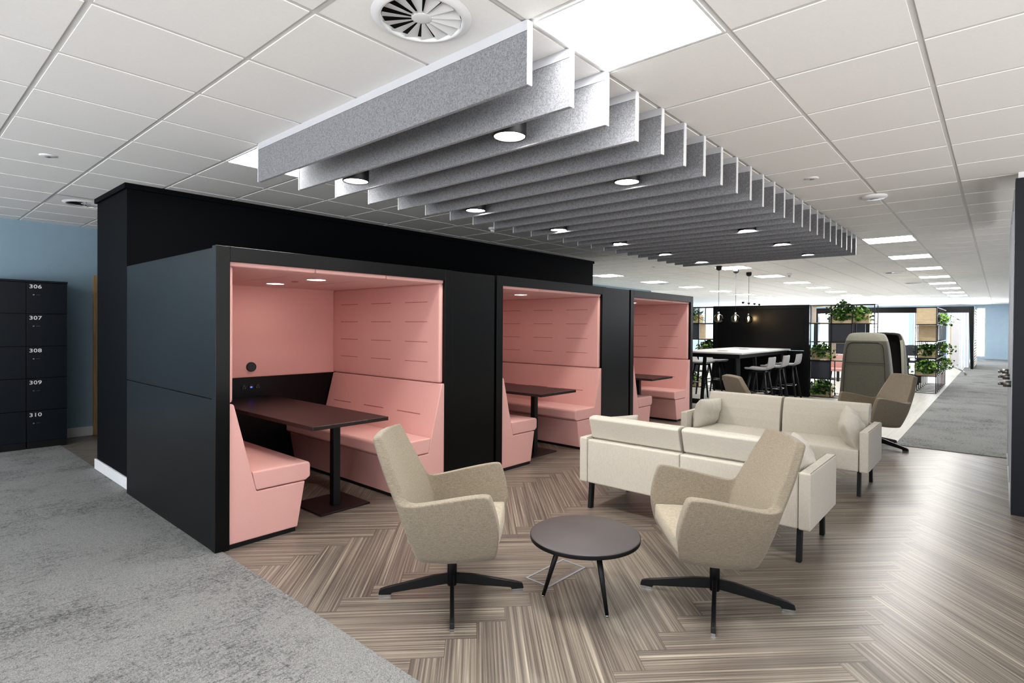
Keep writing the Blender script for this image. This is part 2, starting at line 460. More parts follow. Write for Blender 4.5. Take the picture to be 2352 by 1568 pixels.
detector(13.607, 3.611, 0.055, 0.04, 'smoke_detector', 'white smoke detector on the ceiling right of the pendant lamps', drop=True)
detector(10.448, 5.346, 0.05, 0.012, 'ceiling_sensor', 'small round sensor in the ceiling over the second booth', 'sensor')

# felt baffles with white rails
bf = thing('ceiling_baffle', 'grey felt ceiling baffle, first and nearest of the row, beside the vent', 'ceiling baffle', (1.742, 2.652, CEIL), 0, 'grey felt ceiling baffles')
MB().box(-.011, .011, -1.2, 1.2, -.262, -.042).build('felt_panel', M['felt'], bf, 0.002, 1)
m = MB(); m.box(-.013, .013, -1.2, 1.2, -.042, -.012); m.box(-.013, -.009, -1.2, 1.2, -.012, 0.0); m.box(.009, .013, -1.2, 1.2, -.012, 0.0)
m.build('rail', M['alu'], bf)
for ya, yb in ((-1.206, -1.2), (1.2, 1.206)):
    MB().box(-.0135, .0135, ya, yb, -.262, -.004).build('end_trim', M['white'], bf)
for k in range(1, 24):
    dup(bf, (1.742 + k * 0.2953, 2.652, CEIL), 0, 'grey felt ceiling baffle, %s from the near end of the row' % ORD[k] if k < 23 else 'grey felt ceiling baffle, last and farthest of the row')

# cylinder downlights between the baffles
dl = thing('downlight', 'black cylinder downlight, first in the right-hand line, behind the second baffle', 'downlight', (2.185, 1.95, CEIL), 0, 'black cylinder downlights')
MB().lathe([(0.0, 0.0), (0.088, 0.0), (0.088, -.245), (0.084, -.25), (0.08, -.245), (0.08, -.235)], n=36).build('housing', M['blackm'], dl)
MB().lathe([(0.0, -.238), (0.08, -.238)], n=36).build('lamp', M['spot'], dl)
for k, (x, y) in enumerate([(2.185, 3.37), (3.385, 1.94), (3.40, 3.42), (4.62, 3.44), (5.85, 3.44), (7.06, 3.44), (8.22, 3.42), (5.86, 1.96), (7.05, 1.955), (8.27, 1.955)]):
    lb = ['black cylinder downlight, first in the left-hand line, at the second baffle', 'black cylinder downlight, second in the right-hand line, middle of the baffles', 'black cylinder downlight, second in the left-hand line',
          'black cylinder downlight, third in the left-hand line', 'black cylinder downlight, fourth in the left-hand line', 'black cylinder downlight, fifth in the left-hand line', 'black cylinder downlight, sixth and last in the left-hand line',
          'black cylinder downlight, third from the near end of the right-hand line', 'black cylinder downlight, fourth from the near end of the right-hand line', 'black cylinder downlight, last in the right-hand line above the far armchairs'][k]
    dup(dl, (x, y, CEIL), 0, lb)

# ------------------------------------------------------------------ walls
m = MB(); m.box(1.467, 8.93, 5.83, 6.82, 0, CEIL)
struct(m.build('wall_core', M['blackwall']), 'black painted wall block behind the booths')
m = MB(); m.box(1.445, 8.95, 5.808, 5.83, CEIL - .047, CEIL); m.box(1.445, 1.467, 5.83, 6.84, CEIL - .047, CEIL)
struct(m.build('trim_1', M['blackwall'], bevel=.003), 'black trim along the top of the black wall')
m = MB(); m.box(1.447, 1.467, 5.76, 6.84, 0.006, 0.105); m.box(1.447, 1.53, 5.74, 5.76, 0.006, 0.105)
struct(m.build('baseboard_core', M['white'], bevel=.004), 'white skirting at the end of the black wall')
# blue wall with a door opening
DX0, DX1, DZ = 1.95, 2.86, 2.02
m = MB(); m.box(-4.5, DX0, 8.95, 9.08, 0, CEIL); m.box(DX1, 17.3, 8.95, 9.08, 0, CEIL); m.box(DX0, DX1, 8.95, 9.08, DZ, CEIL)
struct(m.build('wall_back', M['blue']), 'light blue wall behind the lockers')
m = MB(); m.box(-4.5, 1.877, 8.93, 8.95, 0.0, 0.12)
struct(m.build('baseboard_back', M['white'], bevel=.006), 'white skirting along the blue wall')
door = MB(); door.box(1.877, 1.955, 8.915, 8.95, 0, 2.085); door.box(2.855, 2.935, 8.915, 8.95, 0, 2.085); door.box(1.955, 2.855, 8.915, 8.95, 2.005, 2.085)
door.box(1.95, 1.985, 8.951, 9.07, 0, 2.02); door.box(2.83, 2.86, 8.951, 9.07, 0, 2.02)
struct(door.build('trim_2', M['oak'], bevel=.004), 'oak door surround on the blue wall')
struct(box('door_1', M['oak'], 1.99, 2.825, 9.03, 9.065, 0.005, 2.015, bevel=.002), 'oak door half hidden behind the black wall')
# far left wall and far end wall with windows
m = MB(); m.box(17.3, 36.0, 11.9, 12.05, 0, CEIL)
struct(m.build('wall_left', M['paleblue']), 'pale wall of the far office area')
wins = [(-3.2, -1.6), (0.50, 0.88), (2.3, 3.45), (3.62, 5.45), (6.0, 8.2), (8.6, 11.2)]
ZS, ZT = 0.10, 2.555
m = MB(); y = -5.0
for a, b in wins:
    m.box(36.0, 36.15, y, a, 0, CEIL); m.box(36.0, 36.15, a, b, 0, ZS); m.box(36.0, 36.15, a, b, ZT, CEIL); y = b
m.box(36.0, 36.15, y, 12.05, 0, CEIL)
struct(m.build('wall_end', M['paleblue']), 'pale blue end wall with tall windows')
struct(box('wall_light_block', M['white'], 6.2, 36.0, -5.1, -5.0, 0, CEIL), 'unseen white wall added beside the corridor to block side light')  # unseen wall added to keep light off the right-hand sides
struct(box('baseboard_end', M['paleblue'], 35.96, 36.0, -5.0, 0.5, 0, 0.09), 'pale skirting under the far window wall')
for k, (a, b) in enumerate(wins):
    w = bpy.data.objects.new('window_%d' % (k + 1), None); col.objects.link(w); w.location = (36.07, 0, 0); struct(w, 'tall bright window, %s along the end wall' % ORD[k])
    f = MB()
    for (p, q, r_, s_) in ((a, a + .05, ZS, ZT), (b - .05, b, ZS, ZT), (a + .05, b - .05, ZS, ZS + .05), (a + .05, b - .05, ZT - .05, ZT)):
        f.box(-.03, .03, p, q, r_, s_)
    if b - a > 1: f.box(-.03, .03, a + .05, b - .05, 1.52, 1.56)
    f.build('window_frame', M['white'], w)
    MB().box(-.004, .004, a + .05, b - .05, ZS + .05, ZT - .05).build('window_pane', M['glass'], w)

# right-hand pillar, glass partition and door handles
struct(box('wall_right', plain('navy_pillar_paint', (20, 24, 34), 0.55), 5.885, 6.08, -0.75, -0.085, 0, 2.652, bevel=.002), 'dark navy pillar at the right edge')
struct(box('trim_3', M['white'], 5.90, 6.06, -0.73, -0.10, 2.652, CEIL), 'white strip between pillar and ceiling')
gp = bpy.data.objects.new('window_glass_partition', None); col.objects.link(gp); gp.location = (6.08, -0.10, 0); struct(gp, 'glazed partition edge behind the dark pillar')
f = MB()
for x in (0.0, 0.8, 1.62, 2.41): f.box(x, x + .04, -.025, .02, 0, 2.6)
f.box(0.04, 2.41, -.025, .02, 2.55, 2.6); f.box(0.04, 2.41, -.025, .02, 0, .05)
f.build('partition_frame', M['alu'], gp)
MB().box(0.04, 2.41, -.006, .0, .05, 2.55).build('glazing', M['glass'], gp)
for x, z in ((.47, .985), (1.22, 1.0), (1.92, 1.01)):
    h = MB(); h.cone((x, .0, z), (x, .07, z), .027, .027, 20); h.cone((x, .07, z), (x, .105, z), .013, .013, 14)
    h = h.build('door_handle', M['steel'], gp)
    MB().cone((x, .09, z), (x + .10, .095, z), .011, .011, 12).build('lever', M['blackm'], h)

# ------------------------------------------------------------------ lockers
def digits(txt, size, parent, m, loc):
    cu = bpy.data.curves.new('number', 'FONT'); cu.body = txt; cu.size = size; cu.offset = size * 0.02; cu.extrude = 0.0006; cu.space_character = 1.08
    tmp = bpy.data.objects.new('number_tmp', cu); col.objects.link(tmp)
    bpy.context.view_layer.update()
    me = bpy.data.meshes.new_from_object(tmp.evaluated_get(bpy.context.evaluated_depsgraph_get()))
    bpy.data.objects.remove(tmp)
    for v in me.vertices:
        x, y, z = v.co; v.co = (x * 1.2, -z, y)
    me.materials.clear(); me.materials.append(m)
    o = bpy.data.objects.new('number', me); col.objects.link(o); o.parent = parent; o.location = loc
    return o
def locker(x0, W, nums, label):
    t = thing('locker', label, 'locker', (x0, 8.43, 0), 0, 'black lockers against the blue wall')
    m = MB(); m.box(0, W, .02, .49, .085, 1.93); m.build('carcass', M['locker'], t)
    MB().box(.004, W - .004, .012, .47, 0, .085).build('plinth', M['blackm'], t)
    MB().box(-.001, W + .001, -.012, .49, 1.93, 1.952).build('top_panel', M['locker'], t, .002)
    zs = [.085, .445, .82, 1.19, 1.568, 1.93]
    for k in range(5):
        z0, z1 = zs[4 - k] + .003, zs[5 - k] - .003
        d = MB().box(.003, W - .003, 0, .018, z0, z1).build('door', M['locker'], t, .0015, 1)
        if nums:
            digits(nums[k], .060, d, M['digits'], (.022, -.0012, z1 - .066))
        zz = z1 - .142 if z1 - z0 > .2 else z1 - .1
        l = MB(); l.cone((.062, -.012, zz), (.062, 0, zz), .0085, .0105, 14); l.build('lock', M['chrome'], d)
        l = MB(); l.box(.085, .122, -.003, 0, zz - .006, zz + .006); l.build('keypad', M['blackm'], d)
        l = MB()
        for q in range(4): l.box(.088 + q * .009, .0915 + q * .009, -.0042, -.003, zz - .0018, zz + .0018)
        l.build('buttons', M['greyrim'], d)
    return t
locker(1.149, 0.372, ['306', '307', '308', '309', '310'], 'black locker column numbered 306 to 310 beside the oak door')
locker(0.745, 0.402, None, 'black locker column cut off by the edge, left of number 306')

# ------------------------------------------------------------------ booths
YF = 3.742
def booth(x0, W, label, tag3):
    t = thing('seating_booth', label, 'booth', (x0, YF, 0), 0, 'black booths lined with pink upholstery')
    H = 1.962; F = 0.088; D = 1.90
    m = MB(); m.box(0, F, 0, .06, 0, H); m.box(W - F, W, 0, .06, 0, H); m.box(F, W - F, 0, .06, H - .096, H)
    m.build('front_frame', M['black'], t, .002, 1)
    for s, (a, b) in (('l', (0.004, .028)), ('r', (W - .028, W - .004))):
        m = MB(); m.box(a, b, .06, D, 0, .978); m.box(a, b, .06, D, .983, H - .012)
        m.build('side_panel', M['black'], t, .0015, 1)
    MB().box(.03, W - .03, .06, D, H - .03, H - .014).build('roof_panel', M['black'], t)
    MB().box(.03, W - .03, 1.83, D, 0.0, H - .035).build('rear_panel', M['black'], t)
    MB().box(.1, W - .1, 1.808, 1.83, 0.02, .938).build('socket_panel', M['black'], t)
    MB().box(.1, W - .1, 1.795, 1.83, .942, 1.845).build('back_pad', M['pink'], t, .012, 3)
    # upholstered side pads above, benches below
    for mir in (0, 1):
        X = (lambda v: v) if not mir else (lambda v: W - v)
        m = MB(); xa, xb = sorted((X(.03), X(.122)))
        m.box(xa, xb, .036, 1.80, .948, 1.84)
        pad = m.build('side_pad', M['pink'], t, .018, 3)
        if mir:
            s = MB(); xs = X(.122)
            for zz in (1.678, 1.497, 1.312, 1.13):
                for (ya, yb) in ((.20, .53), (.75, 1.08), (1.32, 1.64)):
                    s.box(xs - .0008, xs + .003, ya, yb, zz - .0028, zz + .0028)
            s.build('stitching', M['pinkseam'], pad)
        o = F
        prof = [(-.055, .03), (.466, .03), (.522, .343), (.178, .343), (.03, .935), (.018, .944), (-.055, .944)]
        m = MB(); m.prism([(X(o + a), z) for a, z in prof], 1, .008, 1.80)
        body = m.build('bench_body', M['pink'], t, .014, 3)
        cp = [(.176, .349), (.528, .349), (.562, .372), (.562, .462), (.548, .478), (.146, .478)]
        MB().prism([(X(o + a), z) for a, z in cp], 1, .006, 1.80).build('seat_cushion', M['pink'], t, .014, 3)
        m = MB(); xa, xb = sorted((X(o - .05), X(o + .452))); m.box(xa, xb, .014, 1.79, 0, .03); m.build('plinth', M['blackm'], t)
        if mir:
            s = MB()
            for (ya, yb) in ((.22, .56), (.78, 1.10), (1.34, 1.66)):
                # groove on the sloping back rest
                zc = .66; xc = X(o + .178 - (.178 - .03) * (zc - .343) / .592)
                s.box(xc - .003, xc + .004, ya, yb, zc - .003, zc + .003)
            s.build('stitching', M['pinkseam'], body)
    a, b = F - .01, W - F + .01; w3 = (b - a) / 3
    for k in range(3):
        MB().box(a + k * w3 + .001, a + (k + 1) * w3 - .001, .03, 1.80, 1.838, 1.905).build('ceiling_pad', M['pink'], t, .012, 3)
    for yy in (.54, 1.26):
        l = MB().lathe([(.084, -.002), (.084, -.006), (.074, -.007), (.074, 0.0)], c=(W / 2 - .02, yy, 1.838), n=32).build('booth_light', M['white'], t)
        MB().lathe([(0, -.004), (.074, -.004)], c=(W / 2 - .02, yy, 1.838), n=32).build('lens', M['podspot'], l)
    MB().lathe([(.03, -.001), (.028, -.005), (0, -.006)], c=(W / 2 - .02, .9, 1.838), n=20).build('presence_sensor', M['pinkseam'], t)
    m = MB(); m.cone((1.006, 1.795, 1.045), (1.006, 1.778, 1.045), .047, .045, 32); sp = m.build('speaker', M['blackm'], t)
    m = MB(); m.cone((1.006, 1.7785, 1.045), (1.006, 1.776, 1.045), .036, .036, 28); m.build('grille', M['feltdark'], sp)
    for k in range(3):
        xx = .945 + k * .066
        m = MB(); m.cone((xx, 1.808, .849), (xx, 1.800, .849), .026, .025, 24); so = m.build('power_socket', M['blackm'], t)
        if k == 1:
            MB().box(xx - .008, xx + .010, 1.797, 1.80, .84, .852).build('usb_port', M['bluelamp'], so)
        else:
            m = MB()
            for dx, dz in ((0, .011), (-.011, -.008), (.011, -.008)): m.box(xx + dx - .002, xx + dx + .002, 1.798, 1.80, .849 + dz - .003, .849 + dz + .003)
            m.build('pin_holes', M['greyrim'], so)
    return t
b1 = booth(1.416, 2.018, 'nearest black booth with pink benches, next to the grey carpet', 0)
b2 = dup(b1, (4.026, YF, 0), 0, 'middle one of three black booths lined in pink')
b3 = dup(b1, (6.662, YF, 0), 0, 'farthest black booth lined in pink, beside the bar table')
for k, (xa, xb, lb) in enumerate([(3.436, 3.995, 'plain black infill panel between the nearest and middle booths'), (6.046, 6.63, 'plain black infill panel between the middle and farthest booths')]):
    t = thing('infill_panel', lb, 'panel', (xa, YF, 0), 0, 'black infill panels')
    MB().box(0, xb - xa, .004, .024, 0, 1.958).build('panel', M['black'], t, .002, 1)
    MB().box(xb - xa, xb - xa + .03, .035, .05, 0, 1.95).build('recess_strip', M['dark'], t)

def booth_table(xc, yf, label, bx):
    t = thing('booth_table', label, 'table', (xc, yf, 0), 0, 'black tables in the booths')
    MB().box(-.318, .318, 0, 1.94, .722, .75).build('tabletop', M['blacktable'], t, .002, 1)
    MB().box(bx - .03, bx + .03, .42, .48, .014, .722).build('post', M['blackm'], t, .003, 1)
    MB().box(bx - .215, bx + .225, .29, .735, 0, .014).build('base_plate', M['blacktable'], t, .002, 1)
    return t
T1 = booth_table(2.312, 3.592, 'long black table on a single post in the nearest booth', .128)
dup(T1, (4.872, 3.60, 0), 0, 'long black table on a single post in the middle booth')
dup(T1, (7.30, 3.585, 0), 0, 'long black table on a single post in the farthest booth')

def puffy(x0, x1, y0, y1, z0, z1, ex=.0, ey=.0, ez=.0, n=8, sh=(0, 0)):
    """cushion box with bulging faces; sh = x shift from bottom to top at (rear, front)"""
    m = MB(); bm = m.bm
    bmesh.ops.create_cube(bm, size=2.0)
    bmesh.ops.subdivide_edges(bm, edges=bm.edges[:], cuts=n, use_grid_fill=True)
    for v in bm.verts:
        x, y, z = v.co
        f = lambda a, b: (1 - abs(a) ** 2.5) * (1 - abs(b) ** 2.5)
        px = x + 0; X = (x0 + x1) / 2 + px * (x1 - x0) / 2; Y = (y0 + y1) / 2 + y * (y1 - y0) / 2; Z = (z0 + z1) / 2 + z * (z1 - z0) / 2
        if abs(x) > .999: X += math.copysign(ex * f(y, z), x)
        if abs(y) > .999: Y += math.copysign(ey * f(x, z), y)
        if abs(z) > .999: Z += math.copysign(ez * f(x, y), z)
        h = (z + 1) / 2
        X += h * (sh[0] * (1 - x) / 2 + sh[1] * (1 + x) / 2)
        v.co = (X, Y, Z)
    for f in bm.faces: f.smooth = True
    return m
# ------------------------------------------------------------------ swivel armchairs
def armchair(loc, face, base, label):
    t = thing('swivel_armchair', label, 'armchair', loc, face, 'beige swivel armchairs')
    # outer skin, half, as columns from the front of the arm round to the middle of the back
    cols = [
        [(.262, .292, .318), (.290, .338, .43), (.262, .356, .56), (.234, .36, .637)],
        [(.236, .290, .308), (.255, .335, .43), (.225, .352, .56), (.19, .357, .639)],
        [(.06, .276, .272), (.05, .322, .42), (.035, .338, .54), (.025, .342, .606)],
        [(-.09, .258, .268), (-.11, .30, .40), (-.13, .315, .50), (-.14, .32, .568)],
        [(-.125, .245, .27), (-.16, .288, .40), (-.18, .303, .50), (-.197, .308, .566)],
        [(-.145, .225, .272), (-.185, .27, .40), (-.215, .283, .50), (-.247, .272, .575)],
        [(-.152, .19, .274), (-.194, .23, .40), (-.226, .24, .50), (-.252, .235, .575)],
        [(-.16, .09, .276), (-.204, .10, .40), (-.24, .11, .50), (-.266, .105, .575)],
        [(-.162, .0, .276), (-.206, .0, .40), (-.243, .0, .50), (-.27, .0, .575)]]
    cols = [[c_[0], c_[1], c_[2], tuple(c_[2][q] + (c_[3][q] - c_[2][q]) * .72 for q in range(3)), c_[3]] for c_ in cols]
    upper = {5: [(-.30, .248, .68), (-.346, .218, .78), (-.372, .20, .84), (-.386, .19, .876)],
             6: [(-.304, .205, .68), (-.349, .185, .78), (-.376, .17, .84), (-.391, .163, .879)],
             7: [(-.316, .09, .68), (-.358, .08, .78), (-.384, .075, .84), (-.399, .072, .886)],
             8: [(-.32, .0, .68), (-.361, .0, .78), (-.387, .0, .84), (-.402, .0, .888)]}
    m = MB(); bm = m.bm
    ids = {}
    def V(p):
        k = tuple(round(c, 5) for c in p)
        if k not in ids: ids[k] = bm.verts.new(p)
        return ids[k]
    full = []
    for s in (1, -1):
        for i in range(8):
            for j in range(4):
                q = [cols[i][j], cols[i + 1][j], cols[i + 1][j + 1], cols[i][j + 1]]
                q = [V((a, s * b, c)) for a, b, c in q]
                bm.faces.new(q if s == 1 else q[::-1])
        for i in range(5, 8):
            lo = [cols[i][4]] + upper[i]; hi = [cols[i + 1][4]] + upper[i + 1]
            for j in range(4):
                q = [V((a, s * b, c)) for a, b, c in (lo[j], hi[j], hi[j + 1], lo[j + 1])]
                bm.faces.new(q if s == 1 else q[::-1])
    # underside
    for i in range(8):
        a, b = cols[i][0], cols[i + 1][0]
        mid = lambda p: V((p[0], 0, p[2] - .012))
        for s in (1, -1):
            if i < 7:
                q = [V((a[0], s * a[1], a[2])), mid(a), mid(b), V((b[0], s * b[1], b[2]))]
            else:
                q = [V((a[0], s * a[1], a[2])), mid(a), V(b)]
            bm.faces.new(q if s == 1 else q[::-1])
    bmesh.ops.recalc_face_normals(bm, faces=bm.faces[:])
    bm.normal_update()
    # make sure the normals look outward (side face of the arm should look to +y)
    ref = [f for f in bm.faces if f.calc_center_median().y > .3]
    if sum(f.normal.y for f in ref) < 0: bmesh.ops.reverse_faces(bm, faces=bm.faces[:])
    cr = bm.edges.layers.float.get('crease_edge') or bm.edges.layers.float.new('crease_edge')
    bottom = {tuple(round(v, 4) for v in (c[0][0], s * c[0][1], c[0][2])) for c in cols for s in (1, -1)}
    rear = {tuple(round(v, 4) for v in (p[0], s * p[1], p[2])) for p in cols[5] + upper[5] for s in (1, -1)}
    for e in bm.edges:
        k = [tuple(round(v, 4) for v in w.co) for w in e.verts]
        if k[0] in bottom and k[1] in bottom: e[cr] = .85
        if k[0] in rear and k[1] in rear: e[cr] = .5
    for f in bm.faces: f.smooth = True
    sh = m.build('shell', M['armchair'], t, normals=False)
    so = sh.modifiers.new('solid', 'SOLIDIFY'); so.thickness = .052; so.offset = -1; so.use_even_offset = True
    so.edge_crease_inner = .9; so.edge_crease_outer = .9
    q = sh.modifiers.new('sub', 'SUBSURF'); q.levels = q.render_levels = 2
    # seat cushion and the rail below it
    m = puffy(-.20, .266, -.262, .262, .338, .428, .014, .0, .012, 9)
    for v in m.bm.verts:
        u = min(1, max(0, (v.co.x + .2) / .466)); v.co.y *= 1 - .26 * (1 - u) ** 1.3
    m.build('seat_cushion', M['armchairseat'], t, .016, 3)
    MB().prism([(.10, .285), (.235, .305), (.256, .318), (.262, .336), (.10, .336)], 1, -.258, .258).build('front_rail', M['armchair'], t, .006, 2)
    MB().cone((0, 0, .05), (0, 0, .285), .026, .026, 24).build('post', M['blackm'], t)
    for k in range(4):
        a = base - face + k * math.pi / 2; c, s = math.cos(a), math.sin(a)
        m = MB(); w = .011
        prof = [(.02, .058), (.02, .112), (.10, .105), (.36, .05), (.388, .040), (.394, .014), (.33, .012), (.32, .022)]
        A = [m.bm.verts.new((c * d - s * w, s * d + c * w, z)) for d, z in prof]
        B = [m.bm.verts.new((c * d + s * w, s * d - c * w, z)) for d, z in prof]
        m.bm.faces.new(A); m.bm.faces.new(B[::-1])
        n = len(prof)
        for i in range(n): m.bm.faces.new([A[i], B[i], B[(i + 1) % n], A[(i + 1) % n]])
        leg = m.build('leg', M['blackm'], t, .0025, 1)
        m = MB()
        A = [m.bm.verts.new((c * d - s * w * .9, s * d + c * w * .9, z)) for d, z in ((.328, 0), (.390, 0), (.390, .014), (.328, .012))]
        B = [m.bm.verts.new((c * d + s * w * .9, s * d - c * w * .9, z)) for d, z in ((.328, 0), (.390, 0), (.390, .014), (.328, .012))]
        m.bm.faces.new(A); m.bm.faces.new(B[::-1])
        for i in range(4): m.bm.faces.new([A[i], B[i], B[(i + 1) % 4], A[(i + 1) % 4]])
        m.build('glide', M['chrome'], leg)
    return t
armchair((2.069, 2.245, 0), R(-52), R(-42.5), 'beige swivel armchair left of the round coffee table')
armchair((2.967, 1.144, 0), R(128.7), R(110.5), 'beige swivel armchair right of the coffee table, in front of the near sofa')
armchair((8.20, 1.15, 0), R(135), R(-26), 'beige swivel armchair beyond the far sofa, next to the corridor carpet')
armchair((6.98, 2.17, 0), R(-41), R(-30), 'beige swivel armchair behind the far sofa, only its back top showing')

# ------------------------------------------------------------------ round coffee table and floor box
t = thing('coffee_table', 'round dark coffee table on three splayed legs between the armchairs', 'coffee table', (2.505, 1.672, 0))
MB().lathe([(0, .352), (.288, .352), (.294, .349), (.294, .347)], n=72).build('tabletop', M['cafetop'], t)
MB().lathe([(.294, .3475), (.2945, .346), (.293, .327), (.288, .325), (0, .325)], n=72).build('edge_band', M['blackm'], t)
for dx, dy in ((-.13, .179), (-.084, -.193), (.215, .015)):
    k = .56
    lg = MB().cone((dx * k, dy * k, .325), (dx, dy, .008), .016, .0095, 16).build('leg', M['blackm'], t)
    MB().cone((dx, dy, 0), (dx, dy, .009), .008, .008, 12).build('glide', M['chrome'], lg)
t = thing('floor_box', 'flat steel floor socket box set in the wood floor under the coffee table', 'floor box', (2.653, 1.972, 0), R(-1.5))
m = MB(); a, b, w = .177, .088, .012
m.box(-a, a, -b, -b + w, 0, .003); m.box(-a, a, b - w, b, 0, .003); m.box(-a, -a + w, -b + w, b - w, 0, .003); m.box(a - w, a, -b + w, b - w, 0, .003)
m.build('frame', M['greyrim'], t)
MB().box(-a + w + .002, a - w - .002, -b + w + .001, -b + w + .042, 0, .0022).build('cable_flap', M['steel'], t)

# ------------------------------------------------------------------ sofas
def sofa(loc, rz, label):
    # local frame: back at x=0 facing +x, length along y from 0 to 1.70
    t = thing('sofa', label, 'sofa', loc, rz, 'cream two-seat sofas')
    Ls, Dp = 1.70, .715
    for y0 in (0, Ls - .07):
        a = MB().box(0, Dp, y0, y0 + .07, .215, .572).build('arm', M['sofa'], t, .012, 3)
        s = MB(); 
        for yy in (y0 + .006, y0 + .064):
            s.tube([(.012, yy, .5705), (Dp - .012, yy, .5705)], .0022, 6)
        s.build('piping', M['sofaseam'], a)
    for k in range(2):
        y0 = .073 + k * .778; y1 = y0 + .775
        MB().box(.004, .075, y0, y1, .215, .56).build('back_panel', M['sofa'], t, .012, 3)
        bp = [(.085, .40), (.083, .566), (.055, .572), (.004, .728), (.014, .741), (.06, .748), (.118, .744), (.132, .732), (.158, .68), (.184, .60), (.200, .50), (.205, .40)]
        pr = MB(); pr.prism([(a, z) for a, z in bp], 1, y0 + .010, y1 - .010); pr.build('back_cushion', M['sofa'], t, .014, 3, smooth=False)
        o2 = puffy(.10, Dp - .005, y0 + .002, y1 - .002, .215, .405, .012, .0, .018, 8).build('seat_cushion', M['sofa'], t, .012, 3)
    for x, dx in ((.075, -.018), (Dp - .06, .012)):
        for y in (.075, Ls - .075):
            MB().bar((x, y, .215), (x + dx, y, 0), .028, .045, up=(1, 0, 0)).build('leg', M['blackm'], t, .001, 1)
    return t
S1 = sofa((3.742, .858, 0), 0, 'cream sofa seen from behind, nearer the round coffee table')
S2 = dup(S1, (6.30, 2.535, 0), math.pi, 'cream sofa facing us with two cushions, farther from the coffee table')

def pillow(loc, rot, w, h, d, label, seed):
    rnd = random.Random(seed)
    m = MB(); bm = m.bm
    bmesh.ops.create_cube(bm, size=2.0)
    bmesh.ops.subdivide_edges(bm, edges=bm.edges[:], cuts=13, use_grid_fill=True)
    ph = [rnd.uniform(0, 6) for _ in range(6)]
    for v in bm.verts:
        x, y, z = v.co
        prof = (max(0, 1 - abs(x) ** 2.6) * max(0, 1 - abs(y) ** 2.6)) ** .5
        px = x * math.sqrt(1 - .06 * y ** 4) * (1 - .03 * (1 - y * y)); py = y * math.sqrt(1 - .06 * x ** 4) * (1 - .03 * (1 - x * x))
        wr = .10 * math.sin(6 * x + 5 * y + ph[0]) * math.sin(4 * y - 5 * x + ph[1]) + .07 * math.sin(11 * x * y + 7 * x + ph[2])
        e = .06
        v.co = (px * w / 2, py * h / 2, z * d / 2 * (e + (1 - e) * prof * (1 + wr)))
    for f in bm.faces: f.smooth = True
    o = m.build('throw_pillow', M['sofa'])
    o.location = loc; o.rotation_euler = rot
    return tag(o, label, 'pillow', 'cream throw pillows on the sofas')
# (thin axis is local z)
pillow((5.89, 2.372, .545), (R(104), R(3), R(-6)), .44, .32, .17, 'cream throw pillow leaning at the booth end of the far sofa', 1)
pillow((5.86, 1.005, .545), (R(66), R(-16), R(8)), .46, .30, .18, 'cream throw pillow leaning at the corridor end of the far sofa', 2)
pillow((4.10, 1.012, .545), (R(66), R(-14), R(8)), .46, .30, .18, 'cream throw pillow on the near sofa, behind the right armchair', 3)
pillow((4.08, 2.41, .56), (R(106), R(3), R(-8)), .44, .34, .16, 'cream throw pillow on the near sofa, only its tip above the back', 4)

# ------------------------------------------------------------------ bar table, stools, pendants, screen
t = thing('bar_table', 'long white-topped bar table with black frame against the dark screen', 'table', (9.93, 3.39, 0))
Lx, Wy, Ht = 3.02, 1.19, 1.02
MB().box(0, Lx, 0, Wy, Ht - .028, Ht).build('tabletop', M['whitetop'], t, .002, 1)
m = MB(); m.box(.06, Lx - .04, .06, .10, Ht - .10, Ht - .028); m.box(.06, Lx - .04, Wy - .10, Wy - .06, Ht - .10, Ht - .028); m.box(.06, .10, .10, Wy - .10, Ht - .10, Ht - .028)
m.build('rail', M['blackm'], t)
for x, dx in ((.16, -.10), (1.02, 0.0), (Lx - .2, .10)):
    for y, dy in ((.12, -.06), (Wy - .12, .06)):
        MB().bar((x, y, Ht - .03), (x + dx, y + dy, 0), .055, .055).build('leg', M['blackm'], t, .003, 1)
MB().bar((.07, .10, .10), (.07, Wy - .10, .10), .04, .09).build('foot_rail', M['blackm'], t, .003, 1)
for x in (.75, 1.95):
    MB().lathe([(0, Ht + .002), (.10, Ht + .002), (.10, Ht)], c=(x, .62, 0), n=32).build('cable_port', M['blackm'], t)

def stool(loc, rz, label, grp):
    t = thing('bar_stool', label, 'bar stool', loc, rz, grp)   # faces +x locally
    prof = [(.205, .715), (.19, .728), (.10, .722), (-.02, .712), (-.13, .716), (-.185, .745), (-.21, .80), (-.232, .87), (-.245, .925), (-.247, .945)]
    rows = []
    for x, z in prof:
        back = max(0, (z - .73) / .2)
        hw = .205 - .022 * min(1, back)
        rows.append([(x + (.035 * back * 1.0) * (v * v) + .01 * v * v * 0, v * hw, z + (.018 * v * v if back == 0 else 0)) for v in (-1, -.75, -.4, 0, .4, .75, 1)])
    m = MB(); m.grid(rows)
    o = m.build('seat', M['stool'], t); s = o.modifiers.new('solid', 'SOLIDIFY'); s.thickness = .036; s.offset = 0
    q = o.modifiers.new('sub', 'SUBSURF'); q.levels = q.render_levels = 2
    MB().box(-.12, .12, -.12, .12, .665, .695).build('under_frame', M['blackm'], t, .004, 1)
    for sx in (1, -1):
        for sy in (1, -1):
            MB().cone((sx * .11, sy * .11, .69), (sx * .215, sy * .205, 0), .024, .016, 12).build('leg', M['blackm'], t)
    k = .31; fx, fy = .11 + (.105) * (1 - k / .69), .11 + .095 * (1 - k / .69)
    MB().tube([(fx, fy, k), (fx, -fy, k), (-fx, -fy, k), (-fx, fy, k), (fx, fy, k)], .007, 8).build('foot_ring', M['chrome'], t)
    return t
st = stool((10.50, 3.27, 0), R(90), 'pale grey bar stool on the corridor side of the bar table, nearest', 'bar stools on the corridor side of the table')
